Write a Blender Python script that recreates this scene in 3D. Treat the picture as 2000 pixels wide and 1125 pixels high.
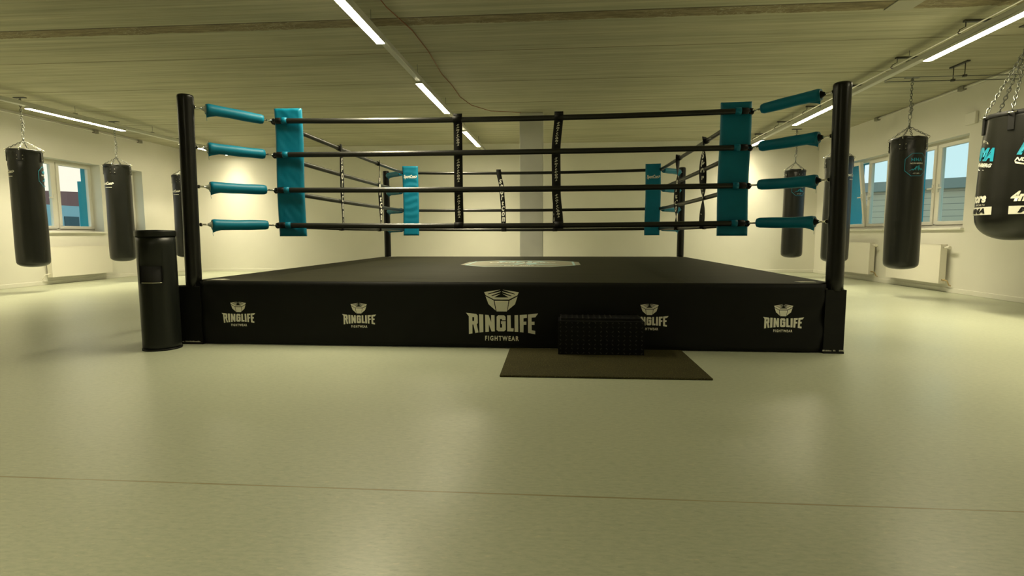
import bpy, bmesh, math, random
from mathutils import Vector, Matrix, noise
R = math.radians
random.seed(7)
for o in list(bpy.data.objects): bpy.data.objects.remove(o)
SC = bpy.context.scene
COL = SC.collection

# ------------------------------------------------------------------ camera, world, exposure
cam_data = bpy.data.cameras.new('camera'); cam = bpy.data.objects.new('camera', cam_data); COL.objects.link(cam)
cam_data.sensor_width = 36.0; cam_data.lens = 36.0 * 1068.74 / 2000.0
cam_data.clip_start = 0.05; cam_data.clip_end = 300
cam.matrix_world = Matrix(((0.99688054, -0.004818, 0.07877805, 0.0),
                           (0.07887463, 0.09655644, -0.99219738, 0.0),
                           (-0.00282612, 0.99531585, 0.09663526, 0.95),
                           (0, 0, 0, 1)))
SC.camera = cam
SC.view_settings.view_transform = 'Standard'
SC.view_settings.look = 'None'
SC.view_settings.exposure = 0.0
SC.view_settings.gamma = 1.0
SC.view_settings.use_curve_mapping = False
LAMP_COLOR = (1.0, 0.895, 0.60)
LAMP_STRENGTH = 58.0      # glow of the diffusers
BEAM_POWER = 56.0         # watts per lamp, thrown down by its reflector
BEAM_SPREAD = 114.0
SKY_STRENGTH = 1.25

world = bpy.data.worlds.new('sky'); SC.world = world; world.use_nodes = True
wn = world.node_tree; wn.nodes.clear()
w_out = wn.nodes.new('ShaderNodeOutputWorld'); w_bg = wn.nodes.new('ShaderNodeBackground')
w_tc = wn.nodes.new('ShaderNodeTexCoord'); w_sep = wn.nodes.new('ShaderNodeSeparateXYZ')
w_map = wn.nodes.new('ShaderNodeMapRange'); w_mix = wn.nodes.new('ShaderNodeMix'); w_mix.data_type = 'RGBA'
wn.links.new(w_tc.outputs['Generated'], w_sep.inputs[0]); wn.links.new(w_sep.outputs['X'], w_map.inputs['Value'])
w_map.inputs['From Min'].default_value = -0.6; w_map.inputs['From Max'].default_value = 0.5
wn.links.new(w_map.outputs['Result'], w_mix.inputs[0])
w_mix.inputs[6].default_value = (0.98, 0.84, 0.70, 1)      # bright evening side
w_mix.inputs[7].default_value = (0.56, 0.74, 0.78, 1)
wn.links.new(w_mix.outputs[2], w_bg.inputs['Color']); w_bg.inputs['Strength'].default_value = SKY_STRENGTH
w_zr = wn.nodes.new('ShaderNodeMapRange'); w_zr.inputs['From Min'].default_value = 0.16; w_zr.inputs['From Max'].default_value = 0.6
w_mz = wn.nodes.new('ShaderNodeMix'); w_mz.data_type = 'RGBA'; w_mz.inputs[7].default_value = (0.50, 0.82, 1.0, 1)
wn.links.new(w_sep.outputs['Z'], w_zr.inputs['Value']); wn.links.new(w_zr.outputs['Result'], w_mz.inputs[0])
wn.links.new(w_mix.outputs[2], w_mz.inputs[6]); wn.links.new(w_mz.outputs[2], w_bg.inputs['Color'])
wn.links.new(w_bg.outputs[0], w_out.inputs['Surface'])

# ------------------------------------------------------------------ material helpers
def mat(name, color, rough=0.6, metal=0.0, spec=0.5, coat=0.0):
    m = bpy.data.materials.new(name); m.use_nodes = True
    b = m.node_tree.nodes['Principled BSDF']
    b.inputs['Base Color'].default_value = (*color, 1); b.inputs['Roughness'].default_value = rough
    b.inputs['Metallic'].default_value = metal; b.inputs['Specular IOR Level'].default_value = spec
    b.inputs['Coat Weight'].default_value = coat
    return m
def N(m, t): return m.node_tree.nodes.new(t)
def L(m, a, b): m.node_tree.links.new(a, b)
def BS(m): return m.node_tree.nodes['Principled BSDF']
def tex_coord(m, scale=(1, 1, 1), kind='Object'):
    tc = N(m, 'ShaderNodeTexCoord'); mp = N(m, 'ShaderNodeMapping'); mp.inputs['Scale'].default_value = scale
    L(m, tc.outputs[kind], mp.inputs[0]); return mp.outputs[0]
def noise_tex(m, vec, scale, detail=4, rough=0.55):
    n = N(m, 'ShaderNodeTexNoise'); n.inputs['Scale'].default_value = scale; n.inputs['Detail'].default_value = detail
    n.inputs['Roughness'].default_value = rough; L(m, vec, n.inputs['Vector']); return n.outputs['Fac']
def ramp(m, fac, stops):
    r = N(m, 'ShaderNodeValToRGB'); e = r.color_ramp.elements
    while len(e) < len(stops): e.new(0.5)
    for el, (p, c) in zip(e, stops): el.position = p; el.color = (*c, 1) if len(c) == 3 else c
    L(m, fac, r.inputs[0]); return r.outputs[0]
def mixc(m, fac, a, b, mode='MIX'):
    x = N(m, 'ShaderNodeMix'); x.data_type = 'RGBA'; x.blend_type = mode
    for v, i in ((fac, 0), (a, 6), (b, 7)):
        if hasattr(v, 'is_linked') or hasattr(v, 'links'): L(m, v, x.inputs[i])
        elif i == 0: x.inputs[0].default_value = v
        else: x.inputs[i].default_value = (*v, 1)
    return x.outputs[2]
def math_n(m, op, a, b=None, c=None):
    x = N(m, 'ShaderNodeMath'); x.operation = op
    for i, v in enumerate((a, b, c)):
        if v is None: continue
        if hasattr(v, 'links'): L(m, v, x.inputs[i])
        else: x.inputs[i].default_value = v
    return x.outputs[0]
def bump(m, h, strength=0.2, dist=0.01):
    b = N(m, 'ShaderNodeBump'); b.inputs['Strength'].default_value = strength; b.inputs['Distance'].default_value = dist
    L(m, h, b.inputs['Height']); L(m, b.outputs[0], BS(m).inputs['Normal'])
def noisy(name, color, rough=0.6, amt=0.15, scale=8, bscale=60, bstr=0.15, **k):
    m = mat(name, color, rough, **k); v = tex_coord(m)
    f = noise_tex(m, v, scale)
    lo = tuple(c * (1 - amt) for c in color); hi = tuple(min(1, c * (1 + amt)) for c in color)
    L(m, ramp(m, f, [(0.3, lo), (0.7, hi)]), BS(m).inputs['Base Color'])
    bump(m, noise_tex(m, v, bscale, 2), bstr, 0.004)
    return m

# painted plaster
M_WALL = noisy('painted_wall', (0.76, 0.745, 0.66), 0.62, 0.025, 1.2, 90, 0.08)
M_TRIMW = mat('white_trim', (0.78, 0.765, 0.68), 0.45)
M_COLUMN = noisy('column_paint', (0.66, 0.66, 0.60), 0.6, 0.05, 3, 60, 0.1)
M_PVC = mat('window_plastic', (0.80, 0.78, 0.70), 0.35)
M_RAD = mat('radiator_enamel', (0.80, 0.77, 0.67), 0.3)

# floor: marbled linoleum with one welded seam
M_FLOOR = mat('linoleum', (0.3, 0.32, 0.25), 0.4)
def build_floor_mat(m):
    v = tex_coord(m, (1, 1, 1)); vs = tex_coord(m, (9, 26, 1))
    a = noise_tex(m, vs, 3.0, 6, 0.65); b = noise_tex(m, v, 1.1, 3); c = noise_tex(m, tex_coord(m, (9, 26, 1)), 2.6, 4, 0.65)
    base = ramp(m, a, [(0.30, (0.345, 0.375, 0.270)), (0.52, (0.415, 0.440, 0.325)), (0.72, (0.462, 0.480, 0.350))])
    fleck = ramp(m, c, [(0.60, (0, 0, 0)), (0.67, (1, 1, 1))])
    base = mixc(m, math_n(m, 'MULTIPLY', fleck, 0.55), base, (0.56, 0.54, 0.38))
    dark = ramp(m, c, [(0.33, (1, 1, 1)), (0.41, (0, 0, 0))])
    base = mixc(m, math_n(m, 'MULTIPLY', dark, 0.4), base, (0.26, 0.275, 0.20))
    base = mixc(m, 0.10, base, ramp(m, b, [(0.3, (0.29, 0.32, 0.24)), (0.7, (0.50, 0.50, 0.36))]))
    sep = N(m, 'ShaderNodeSeparateXYZ'); tc = N(m, 'ShaderNodeTexCoord'); L(m, tc.outputs['Object'], sep.inputs[0])
    d = math_n(m, 'ABSOLUTE', math_n(m, 'SUBTRACT', sep.outputs['Y'], 1.925))
    seam = math_n(m, 'LESS_THAN', d, 0.0028); seam2 = math_n(m, 'LESS_THAN', d, 0.0055)
    nb = noise_tex(m, tex_coord(m, (2, 0, 0)), 1.3, 2)
    base = mixc(m, math_n(m, 'MULTIPLY', seam2, ramp(m, nb, [(0.4, (0.6, 0.6, 0.6)), (0.6, (0.15, 0.15, 0.15))])), base, (0.15, 0.11, 0.05))
    base = mixc(m, math_n(m, 'MULTIPLY', seam, 0.8), base, (0.30, 0.235, 0.10))
    L(m, base, BS(m).inputs['Base Color'])
    rr = ramp(m, b, [(0.3, (0.30, 0.30, 0.30)), (0.7, (0.38, 0.38, 0.38))]); L(m, rr, BS(m).inputs['Roughness'])
    h = math_n(m, 'SUBTRACT', math_n(m, 'MULTIPLY', noise_tex(m, v, 5, 2), 0.6), math_n(m, 'MULTIPLY', seam, 1.0))
    bump(m, h, 0.06, 0.01)
build_floor_mat(M_FLOOR)

# ceiling: raw concrete planks with joints running across the room
M_CEIL = mat('concrete_planks', (0.3, 0.29, 0.22), 0.85)
def build_ceil_mat(m):
    v = tex_coord(m, (0.28, 9, 1)); a = noise_tex(m, v, 1.6, 6, 0.6)
    fine = noise_tex(m, tex_coord(m, (0.6, 40, 1)), 1.4, 3, 0.6)
    blot = noise_tex(m, tex_coord(m, (1, 1, 1)), 0.8, 4)
    c = ramp(m, a, [(0.30, (0.28, 0.27, 0.185)), (0.5, (0.44, 0.428, 0.305)), (0.70, (0.62, 0.603, 0.435))])
    c = mixc(m, 0.35, c, ramp(m, fine, [(0.35, (0.30, 0.288, 0.195)), (0.65, (0.55, 0.535, 0.39))]))
    c = mixc(m, 0.18, c, ramp(m, blot, [(0.35, (0.31, 0.298, 0.20)), (0.65, (0.55, 0.535, 0.39))]))
    sep = N(m, 'ShaderNodeSeparateXYZ'); tc = N(m, 'ShaderNodeTexCoord'); L(m, tc.outputs['Object'], sep.inputs[0])
    wob = math_n(m, 'MULTIPLY', math_n(m, 'SUBTRACT', noise_tex(m, tex_coord(m, (1.3, 0, 0)), 1.2, 5, 0.6), 0.5), 0.035)
    y = math_n(m, 'ADD', sep.outputs['Y'], wob)
    tot = None
    for s in (-4.5, -3.2, -1.9, -0.6, 0.7, 2.0, 3.35, 4.72, 7.07, 8.44, 9.78, 11.05, 12.36):
        k = math_n(m, 'LESS_THAN', math_n(m, 'ABSOLUTE', math_n(m, 'SUBTRACT', y, s)), 0.011)
        tot = k if tot is None else math_n(m, 'MAXIMUM', tot, k)
    c = mixc(m, math_n(m, 'MULTIPLY', tot, 0.75), c, (0.14, 0.118, 0.06))
    # rough, unplastered joint strip
    wob2 = math_n(m, 'MULTIPLY', math_n(m, 'SUBTRACT', noise_tex(m, tex_coord(m, (1.0, 0, 0)), 2.6, 6, 0.7), 0.5), 0.16)
    y2 = math_n(m, 'ADD', sep.outputs['Y'], wob2)
    strip = math_n(m, 'MULTIPLY', math_n(m, 'GREATER_THAN', sep.outputs['Y'], 5.955), math_n(m, 'LESS_THAN', y2, 6.17))
    stripc = ramp(m, noise_tex(m, tex_coord(m, (1.5, 6, 1)), 3.2, 6, 0.7), [(0.3, (0.145, 0.115, 0.065)), (0.5, (0.24, 0.20, 0.115)), (0.7, (0.36, 0.31, 0.19))])
    wv = N(m, 'ShaderNodeTexWave'); wv.wave_type = 'BANDS'; wv.bands_direction = 'DIAGONAL'
    wv.inputs['Scale'].default_value = 2.4; wv.inputs['Distortion'].default_value = 14; wv.inputs['Detail'].default_value = 2; wv.inputs['Detail Scale'].default_value = 2.4
    L(m, tex_coord(m, (1.6, 2.4, 1)), wv.inputs['Vector'])
    scr = ramp(m, wv.outputs['Fac'], [(0.90, (0, 0, 0)), (0.96, (1, 1, 1))])
    where = ramp(m, noise_tex(m, tex_coord(m, (0.7, 0, 0)), 1.1, 2), [(0.47, (0, 0, 0)), (0.56, (1, 1, 1))])
    stripc = mixc(m, math_n(m, 'MULTIPLY', math_n(m, 'MULTIPLY', scr, where), 0.5), stripc, (0.50, 0.48, 0.36))
    c = mixc(m, strip, c, stripc)
    edge = math_n(m, 'LESS_THAN', math_n(m, 'ABSOLUTE', math_n(m, 'SUBTRACT', sep.outputs['Y'], 5.958)), 0.012)
    c = mixc(m, math_n(m, 'MULTIPLY', edge, 0.8), c, (0.07, 0.055, 0.03))
    L(m, c, BS(m).inputs['Base Color'])
    h = math_n(m, 'SUBTRACT', math_n(m, 'ADD', math_n(m, 'MULTIPLY', a, 0.6), math_n(m, 'MULTIPLY', fine, 0.5)), math_n(m, 'ADD', math_n(m, 'MULTIPLY', tot, 0.8), math_n(m, 'MULTIPLY', strip, 0.7)))
    bump(m, h, 0.5, 0.012)
build_ceil_mat(M_CEIL)

M_LAMP = bpy.data.materials.new('lamp_diffuser'); M_LAMP.use_nodes = True
_n = M_LAMP.node_tree; _n.nodes.clear(); _o = _n.nodes.new('ShaderNodeOutputMaterial'); _e = _n.nodes.new('ShaderNodeEmission')
_e.inputs['Color'].default_value = (*LAMP_COLOR, 1); _e.inputs['Strength'].default_value = LAMP_STRENGTH; _n.links.new(_e.outputs[0], _o.inputs[0])
M_RAIL = mat('rail_enamel', (0.62, 0.62, 0.56), 0.45)
M_STEEL = mat('galvanised_steel', (0.27, 0.28, 0.25), 0.35, 0.9)
M_DARKSTEEL = mat('dark_steel', (0.10, 0.10, 0.09), 0.45, 0.7)
M_CHROME = mat('chrome', (0.8, 0.78, 0.7), 0.15, 1.0)
M_LEATHER = noisy('black_leather', (0.006, 0.0065, 0.005), 0.33, 0.2, 5, 120, 0.25)
M_LEATHER2 = noisy('black_vinyl_bag', (0.008, 0.008, 0.006), 0.31, 0.2, 5, 120, 0.2)
M_POST = mat('black_post_vinyl', (0.006, 0.006, 0.005), 0.28, spec=0.35)
M_SKIRT = noisy('black_skirt_cloth', (0.0050, 0.0055, 0.0045), 0.62, 0.15, 6, 300, 0.1, spec=0.2)
M_ROPE = mat('black_rope_cover', (0.010, 0.010, 0.008), 0.34)
M_STRAP = mat('black_webbing', (0.005, 0.005, 0.0045), 0.6, spec=0.25)
M_TEAL = noisy('teal_vinyl', (0.0005, 0.155, 0.255), 0.46, 0.10, 6, 30, 0.12, spec=0.28)
M_TEALPRINT = mat('teal_print', (0.01, 0.26, 0.38), 0.5)
M_WHITEPRINT = mat('white_print', (0.78, 0.77, 0.66), 0.5)
M_GREYPRINT = mat('grey_print', (0.40, 0.40, 0.34), 0.5)
M_OUTEAL = mat('teal_facade_paint', (0.0, 0.30, 0.38), 0.5)
M_BIN = mat('black_powder_coat', (0.008, 0.0095, 0.0075), 0.38, spec=0.35)
M_BINDARK = mat('bin_inside', (0.004, 0.004, 0.004), 0.8)
M_STEP = mat('tread_plate', (0.004, 0.004, 0.004), 0.45, spec=0.2)
M_STUD = mat('tread_studs_highlight', (0.05, 0.05, 0.045), 0.30, 0.8)  # studs paler and more metallic than the plate: highlights put into their colour
M_REDCABLE = mat('reddish_cable', (0.28, 0.09, 0.04), 0.6)
M_WHITESCRAP = noisy('white_velcro', (0.55, 0.54, 0.44), 0.9, 0.3, 80, 90, 0.6)
M_PLASTIC = mat('cloudy_plastic', (0.45, 0.48, 0.42), 0.3)

M_CANVAS = mat('ring_canvas', (0.03, 0.028, 0.018), 0.6, spec=0.06)
def build_canvas(m):
    v = tex_coord(m, (0.5, 5, 1)); a = noise_tex(m, v, 1.6, 5)
    c = ramp(m, a, [(0.3, (0.014, 0.014, 0.008)), (0.7, (0.024, 0.023, 0.013))])
    sep = N(m, 'ShaderNodeSeparateXYZ'); tc = N(m, 'ShaderNodeTexCoord'); L(m, tc.outputs['Object'], sep.inputs[0])
    seam = math_n(m, 'LESS_THAN', math_n(m, 'ABSOLUTE', math_n(m, 'SUBTRACT', math_n(m, 'ABSOLUTE', sep.outputs['X']), 1.62)), 0.012)
    c = mixc(m, math_n(m, 'MULTIPLY', seam, 0.7), c, (0.012, 0.012, 0.009))
    L(m, c, BS(m).inputs['Base Color'])
    bump(m, math_n(m, 'SUBTRACT', noise_tex(m, tex_coord(m), 2.5, 3), seam), 0.12, 0.02)
build_canvas(M_CANVAS)
M_MAT = mat('speckled_rubber', (0.05, 0.045, 0.025), 0.85, spec=0.15)
def build_mat(m):
    v = tex_coord(m); f = noise_tex(m, v, 130, 2, 0.6); g = noise_tex(m, v, 3, 3)
    c = ramp(m, f, [(0.40, (0.030, 0.027, 0.009)), (0.60, (0.052, 0.046, 0.015)), (0.70, (0.16, 0.14, 0.055))])
    c = mixc(m, 0.3, c, ramp(m, g, [(0.3, (0.018, 0.018, 0.010)), (0.7, (0.055, 0.045, 0.02))]))
    L(m, c, BS(m).inputs['Base Color']); bump(m, f, 0.4, 0.003)
build_mat(M_MAT)
def slat_mat(name, c1, c2, per):
    m = mat(name, c1, 0.6); sep = N(m, 'ShaderNodeSeparateXYZ'); tc = N(m, 'ShaderNodeTexCoord'); L(m, tc.outputs['Object'], sep.inputs[0])
    fr = math_n(m, 'FRACT', math_n(m, 'DIVIDE', sep.outputs['Z'], per)); k = math_n(m, 'LESS_THAN', fr, 0.12)
    L(m, mixc(m, k, c1, c2), BS(m).inputs['Base Color']); return m
M_SIDING = slat_mat('grey_siding', (0.62, 0.54, 0.38), (0.34, 0.31, 0.23), 0.20)
M_GLASS = bpy.data.materials.new('window_glass'); M_GLASS.use_nodes = True
_n = M_GLASS.node_tree; _n.nodes.clear(); _o = _n.nodes.new('ShaderNodeOutputMaterial'); _m = _n.nodes.new('ShaderNodeMixShader')
_t = _n.nodes.new('ShaderNodeBsdfTransparent'); _g = _n.nodes.new('ShaderNodeBsdfGlossy'); _f = _n.nodes.new('ShaderNodeMath')
_t.inputs[0].default_value = (0.92, 0.98, 0.97, 1); _g.inputs['Roughness'].default_value = 0.03; _lw = _n.nodes.new('ShaderNodeLayerWeight'); _lw.inputs[0].default_value = 0.15; _f.operation = 'MULTIPLY'; _f.inputs[1].default_value = 0.12; _n.links.new(_lw.outputs['Facing'], _f.inputs[0])
_n.links.new(_f.outputs[0], _m.inputs[0]); _n.links.new(_t.outputs[0], _m.inputs[1]); _n.links.new(_g.outputs[0], _m.inputs[2]); _n.links.new(_m.outputs[0], _o.inputs[0])

# ------------------------------------------------------------------ mesh helpers
def box(bm, x0, x1, y0, y1, z0, z1, M=None):
    vs = [bm.verts.new((x, y, z)) for z in (z0, z1) for (x, y) in ((x0, y0), (x1, y0), (x1, y1), (x0, y1))]
    fs = [(3, 2, 1, 0), (4, 5, 6, 7), (0, 1, 5, 4), (1, 2, 6, 5), (2, 3, 7, 6), (3, 0, 4, 7)]
    out = [bm.faces.new([vs[i] for i in f]) for f in fs]
    if M: bmesh.ops.transform(bm, matrix=M, verts=vs)
    return vs
def lathe(bm, prof, cx=0, cy=0, n=32, cap=True, sx=1, sy=1):
    rings = []
    for r, z in prof:
        rings.append([bm.verts.new((cx + r * sx * math.cos(2 * math.pi * i / n), cy + r * sy * math.sin(2 * math.pi * i / n), z)) for i in range(n)])
    for a, b in zip(rings, rings[1:]):
        for i in range(n):
            f = bm.faces.new((a[i], a[(i + 1) % n], b[(i + 1) % n], b[i])); f.smooth = True
    if cap:
        bm.faces.new(list(reversed(rings[0]))); bm.faces.new(rings[-1])
    return rings
def tube(bm, pts, r, n=10, cap=True, smooth=True):
    pts = [Vector(p) for p in pts]; rad = r if isinstance(r, (list, tuple)) else [r] * len(pts)
    rings = []; prev = None
    for i, p in enumerate(pts):
        t = (pts[min(i + 1, len(pts) - 1)] - pts[max(i - 1, 0)]).normalized()
        if prev is None:
            up = Vector((0, 0, 1)) if abs(t.z) < 0.9 else Vector((1, 0, 0)); u = t.cross(up).normalized()
        else:
            u = (prev - t * prev.dot(t)).normalized()
        prev = u; w = t.cross(u)
        rings.append([bm.verts.new(p + (u * math.cos(2 * math.pi * k / n) + w * math.sin(2 * math.pi * k / n)) * rad[i]) for k in range(n)])
    for a, b in zip(rings, rings[1:]):
        for k in range(n):
            f = bm.faces.new((a[k], a[(k + 1) % n], b[(k + 1) % n], b[k])); f.smooth = smooth
    if cap: bm.faces.new(list(reversed(rings[0]))); bm.faces.new(rings[-1])
def torus(bm, c, axis, Rr, r, n=14, k=6, stretch=(1, 0)):
    """ring around axis; stretch=(factor, direction vector) elongates it"""
    axis = Vector(axis).normalized(); u = axis.orthogonal().normalized()
    if stretch[0] != 1: u = (Vector(stretch[1]) - axis * Vector(stretch[1]).dot(axis)).normalized()
    w = axis.cross(u); c = Vector(c); rings = []
    for i in range(n):
        a = 2 * math.pi * i / n
        d = u * math.cos(a) * stretch[0] + w * math.sin(a); out = (u * math.cos(a) + w * math.sin(a)).normalized()
        rings.append([bm.verts.new(c + d * Rr + (out * math.cos(2 * math.pi * j / k) + axis * math.sin(2 * math.pi * j / k)) * r) for j in range(k)])
    for i in range(n):
        a, b = rings[i], rings[(i + 1) % n]
        for j in range(k):
            f = bm.faces.new((a[j], a[(j + 1) % k], b[(j + 1) % k], b[j])); f.smooth = True
def chain(bm, p, q, link=0.042, r=0.0042):
    p, q = Vector(p), Vector(q); d = q - p; n = max(2, int(round(d.length / (link * 0.78)))); t = d.normalized()
    u = t.orthogonal().normalized(); w = t.cross(u)
    for i in range(n):
        c = p + d * ((i + 0.5) / n); ax = u if i % 2 else w
        torus(bm, c, ax, link * 0.30, r, 10, 5, (1.75, t))
def obj(name, bm, m, parent=None, loc=None, rot=None, recalc=True):
    if recalc: bmesh.ops.recalc_face_normals(bm, faces=bm.faces)
    me = bpy.data.meshes.new(name); bm.to_mesh(me); bm.free(); me.materials.append(m)
    o = bpy.data.objects.new(name, me); COL.objects.link(o)
    if parent: o.parent = parent
    if loc: o.location = loc
    if rot: o.rotation_euler = rot
    return o
def tag(o, label=None, cat=None, group=None, kind=None):
    if label: o['label'] = label
    if cat: o['category'] = cat
    if group: o['group'] = group
    if kind: o['kind'] = kind
    return o
def thing(name, label, cat, loc=(0, 0, 0), rz=0, group=None):
    o = bpy.data.objects.new(name, None); COL.objects.link(o); o.location = loc; o.rotation_euler = (0, 0, rz); o.empty_display_size = 0.1
    return tag(o, label, cat, group)
def struct(name, bm, m): return tag(obj(name, bm, m), kind='structure')
def copy_tree(o, parent=None):
    c = o.copy(); COL.objects.link(c); c.parent = parent
    for ch in list(o.children): copy_tree(ch, c)
    return c
def bevel(bm, w, seg=2, verts=None):
    bmesh.ops.bevel(bm, geom=list(bm.edges), offset=w, segments=seg, affect='EDGES', profile=0.5)
def B(): return bmesh.new()

def poly(bm, pts, z=0.0):
    """flat polygon (x, y) in the z plane, triangulated"""
    vs = [bm.verts.new((x, y, z)) for x, y in pts]; f = bm.faces.new(vs)
    bmesh.ops.triangulate(bm, faces=[f], ngon_method='EAR_CLIP')
def add_text(bm, s, size, M=None, shear=0.0, bold=0.0, spacing=1.0, width=None, height=None):
    """text as flat faces centred on the origin of the xy plane"""
    cu = bpy.data.curves.new('lettering', 'FONT'); cu.body = s; cu.size = size; cu.shear = shear; cu.offset = bold; cu.space_character = spacing
    cu.align_x = 'CENTER'; cu.align_y = 'CENTER'; cu.resolution_u = 3
    ob = bpy.data.objects.new('lettering_tmp', cu); COL.objects.link(ob)
    dg = bpy.context.evaluated_depsgraph_get(); me = bpy.data.meshes.new_from_object(ob.evaluated_get(dg))
    bpy.data.objects.remove(ob)
    n0 = len(bm.verts); bm.from_mesh(me); bpy.data.meshes.remove(me); bm.verts.ensure_lookup_table(); vs = bm.verts[n0:]
    xs = [v.co.x for v in vs]; ys = [v.co.y for v in vs]
    cx, cy = (min(xs) + max(xs)) / 2, (min(ys) + max(ys)) / 2
    sx = width / (max(xs) - min(xs)) if width else 1; sy = height / (max(ys) - min(ys)) if height else (sx if width else 1)
    for v in vs: v.co = Vector(((v.co.x - cx) * sx, (v.co.y - cy) * sy, 0))
    if M is not None: bmesh.ops.transform(bm, matrix=M, verts=vs)
    return vs
def wrap(bm, r, ang0, zc, rfun=None):
    """bend the flat xy drawing around a vertical cylinder; ang0 = direction it faces"""
    for v in bm.verts:
        z = zc + v.co.y; rr = (rfun(z) if rfun else r) + v.co.z + 0.005; a = ang0 + v.co.x / r
        v.co = Vector((rr * math.cos(a), rr * math.sin(a), z))
def stand(bm, M):  # flat xy drawing -> upright, then placed
    bmesh.ops.transform(bm, matrix=M @ Matrix.Rotation(R(90), 4, 'X'), verts=bm.verts)

# ------------------------------------------------------------------ the room
XL, XR, YB, YF, H = -9.98, 6.38, 14.10, -5.5, 3.25
WT = 0.40      # outer wall thickness
bm = B(); box(bm, XL - 0.4, XR + 0.5, YF - 0.2, YB + 0.2, -0.2, 0); struct('floor', bm, M_FLOOR)
bm = B(); box(bm, XL - 0.4, XR + 0.5, YF - 0.2, YB + 0.2, H, H + 0.25); struct('ceiling', bm, M_CEIL)
bm = B(); box(bm, XL, XR, YB, YB + 0.2, 0, H); struct('wall_back', bm, M_WALL)
bm = B(); box(bm, XL, XR, YF - 0.2, YF, 0, H); struct('wall_front', bm, M_WALL)
WZ0, WZ1 = 1.045, 2.50
OPEN_L = [(9.67, 11.46), (11.72, 12.69)]
OPEN_R = [(9.19, 11.02), (11.28, 13.10)]
def wall(name, xa, xb, opens):
    bm = B(); y = YF - 0.2
    for a, b in opens:
        box(bm, xa, xb, y, a, 0, H); box(bm, xa, xb, a, b, 0, WZ0); box(bm, xa, xb, a, b, WZ1, H); y = b
    box(bm, xa, xb, y, YB + 0.2, 0, H); return struct(name, bm, M_WALL)
wall('wall_left', XL - WT, XL, OPEN_L); wall('wall_right', XR, XR + 0.50, OPEN_R)
def base(name, *b):
    bm = B(); box(bm, *b); bevel(bm, 0.004, 1); struct(name, bm, M_TRIMW)
base('baseboard_left', XL, XL + 0.014, YF, YB, 0, 0.075); base('baseboard_right', XR - 0.014, XR, YF, YB, 0, 0.075)
base('baseboard_back', XL + 0.014, XR - 0.014, YB - 0.014, YB, 0, 0.075)
bm = B(); box(bm, -0.69, -0.245, 10.62, 11.06, 0, H); bevel(bm, 0.012, 2); struct('column', bm, M_COLUMN)

# windows: frame + sashes + panes + handle, sill and painted outer reveal
def window(n, side, y0, y1, sashes, tilt=(), rec=0.17):
    """side -1 = left wall, +1 = right wall"""
    X = (XL if side < 0 else XR); fx = X + side * rec   # inner face of the frame
    root = tag(bpy.data.objects.new('window_%d' % n, None), kind='structure'); COL.objects.link(root); root.location = (fx, (y0 + y1) / 2, WZ0)
    w = (y1 - y0) / 2; h = WZ1 - WZ0
    def b2(bm, x0, x1, *r):
        x0, x1 = sorted((x0 * side, x1 * side)); box(bm, x0, x1, *r)
    bm = B(); f = 0.05; d = 0.07
    b2(bm, 0, d, -w, w, 0, f + 0.02); b2(bm, 0, d, -w, w, h - f, h); b2(bm, 0, d, -w, -w + f, f, h - f); b2(bm, 0, d, w - f, w, f, h - f)
    sw = 2 * w / sashes
    for i in range(1, sashes): b2(bm, 0, d, -w + i * sw - 0.03, -w + i * sw + 0.03, f, h - f)
    o = obj('frame', bm, M_PVC, root); tag(o, kind='structure')
    for i in range(sashes):
        a = -w + i * sw + 0.035; c = -w + (i + 1) * sw - 0.035; z0, z1 = f, h - f + 0.015; s = 0.065
        bm = B()
        def sb(*r): b2(bm, -0.02, 0.05, *r)
        sb(a, c, 0, s); sb(a, c, z1 - z0 - s, z1 - z0); sb(a, a + s, s, z1 - z0 - s); sb(c - s, c, s, z1 - z0 - s)
        bevel(bm, 0.006, 1)
        so = obj('sash', bm, M_PVC, root, (0, 0, z0)); tag(so, kind='structure')
        bm = B(); b2(bm, 0.012, 0.018, a + s, c - s, s, z1 - z0 - s)
        po = obj('pane', bm, M_GLASS, so); tag(po, kind='structure')
        if i in (0, 1) and sashes == 2:
            hy = (c - 0.03) if i == 0 else (a + 0.03)
            if side > 0 or i == 0:
                bm = B(); b2(bm, -0.035, -0.02, hy - 0.014, hy + 0.014, 0.56, 0.70); b2(bm, -0.05, -0.033, hy - 0.12 if i == 0 else hy - 0.01, hy + 0.01 if i == 0 else hy + 0.12, 0.62, 0.645)
                tag(obj('handle', bm, M_PVC, so), kind='structure')
        if i in tilt: so.rotation_euler = (0, -side * R(7), 0)
    # painted metal lining of the outer reveal
    bm = B(); e0, e1 = 0.08, (0.22 if side < 0 else 0.37)
    b2(bm, e0, e1, w - 0.02, w + 0.0, 0, h); b2(bm, e0, e1, -w, -w + 0.02, 0, h); b2(bm, e0, e1, -w + .02, w - .02, h - 0.02, h)
    if side < 0: b2(bm, e1, e1 + 0.09, w - 0.02, w + 0.02, -0.1, h * 0.76)
    tag(obj('outer_reveal', bm, M_OUTEAL, root), kind='structure')
    bm = B(); b2(bm, -rec - 0.045, 0.0, -w - 0.03, w + 0.03, -0.035, 0.0); bevel(bm, 0.008, 2)
    tag(obj('sill', bm, M_TRIMW, root), kind='structure')
window(1, -1, *OPEN_L[0], 2, rec=0.23); window(2, -1, *OPEN_L[1], 1, rec=0.23)
window(3, 1, *OPEN_R[0], 2); window(4, 1, *OPEN_R[1], 2, tilt=(1,))

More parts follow.
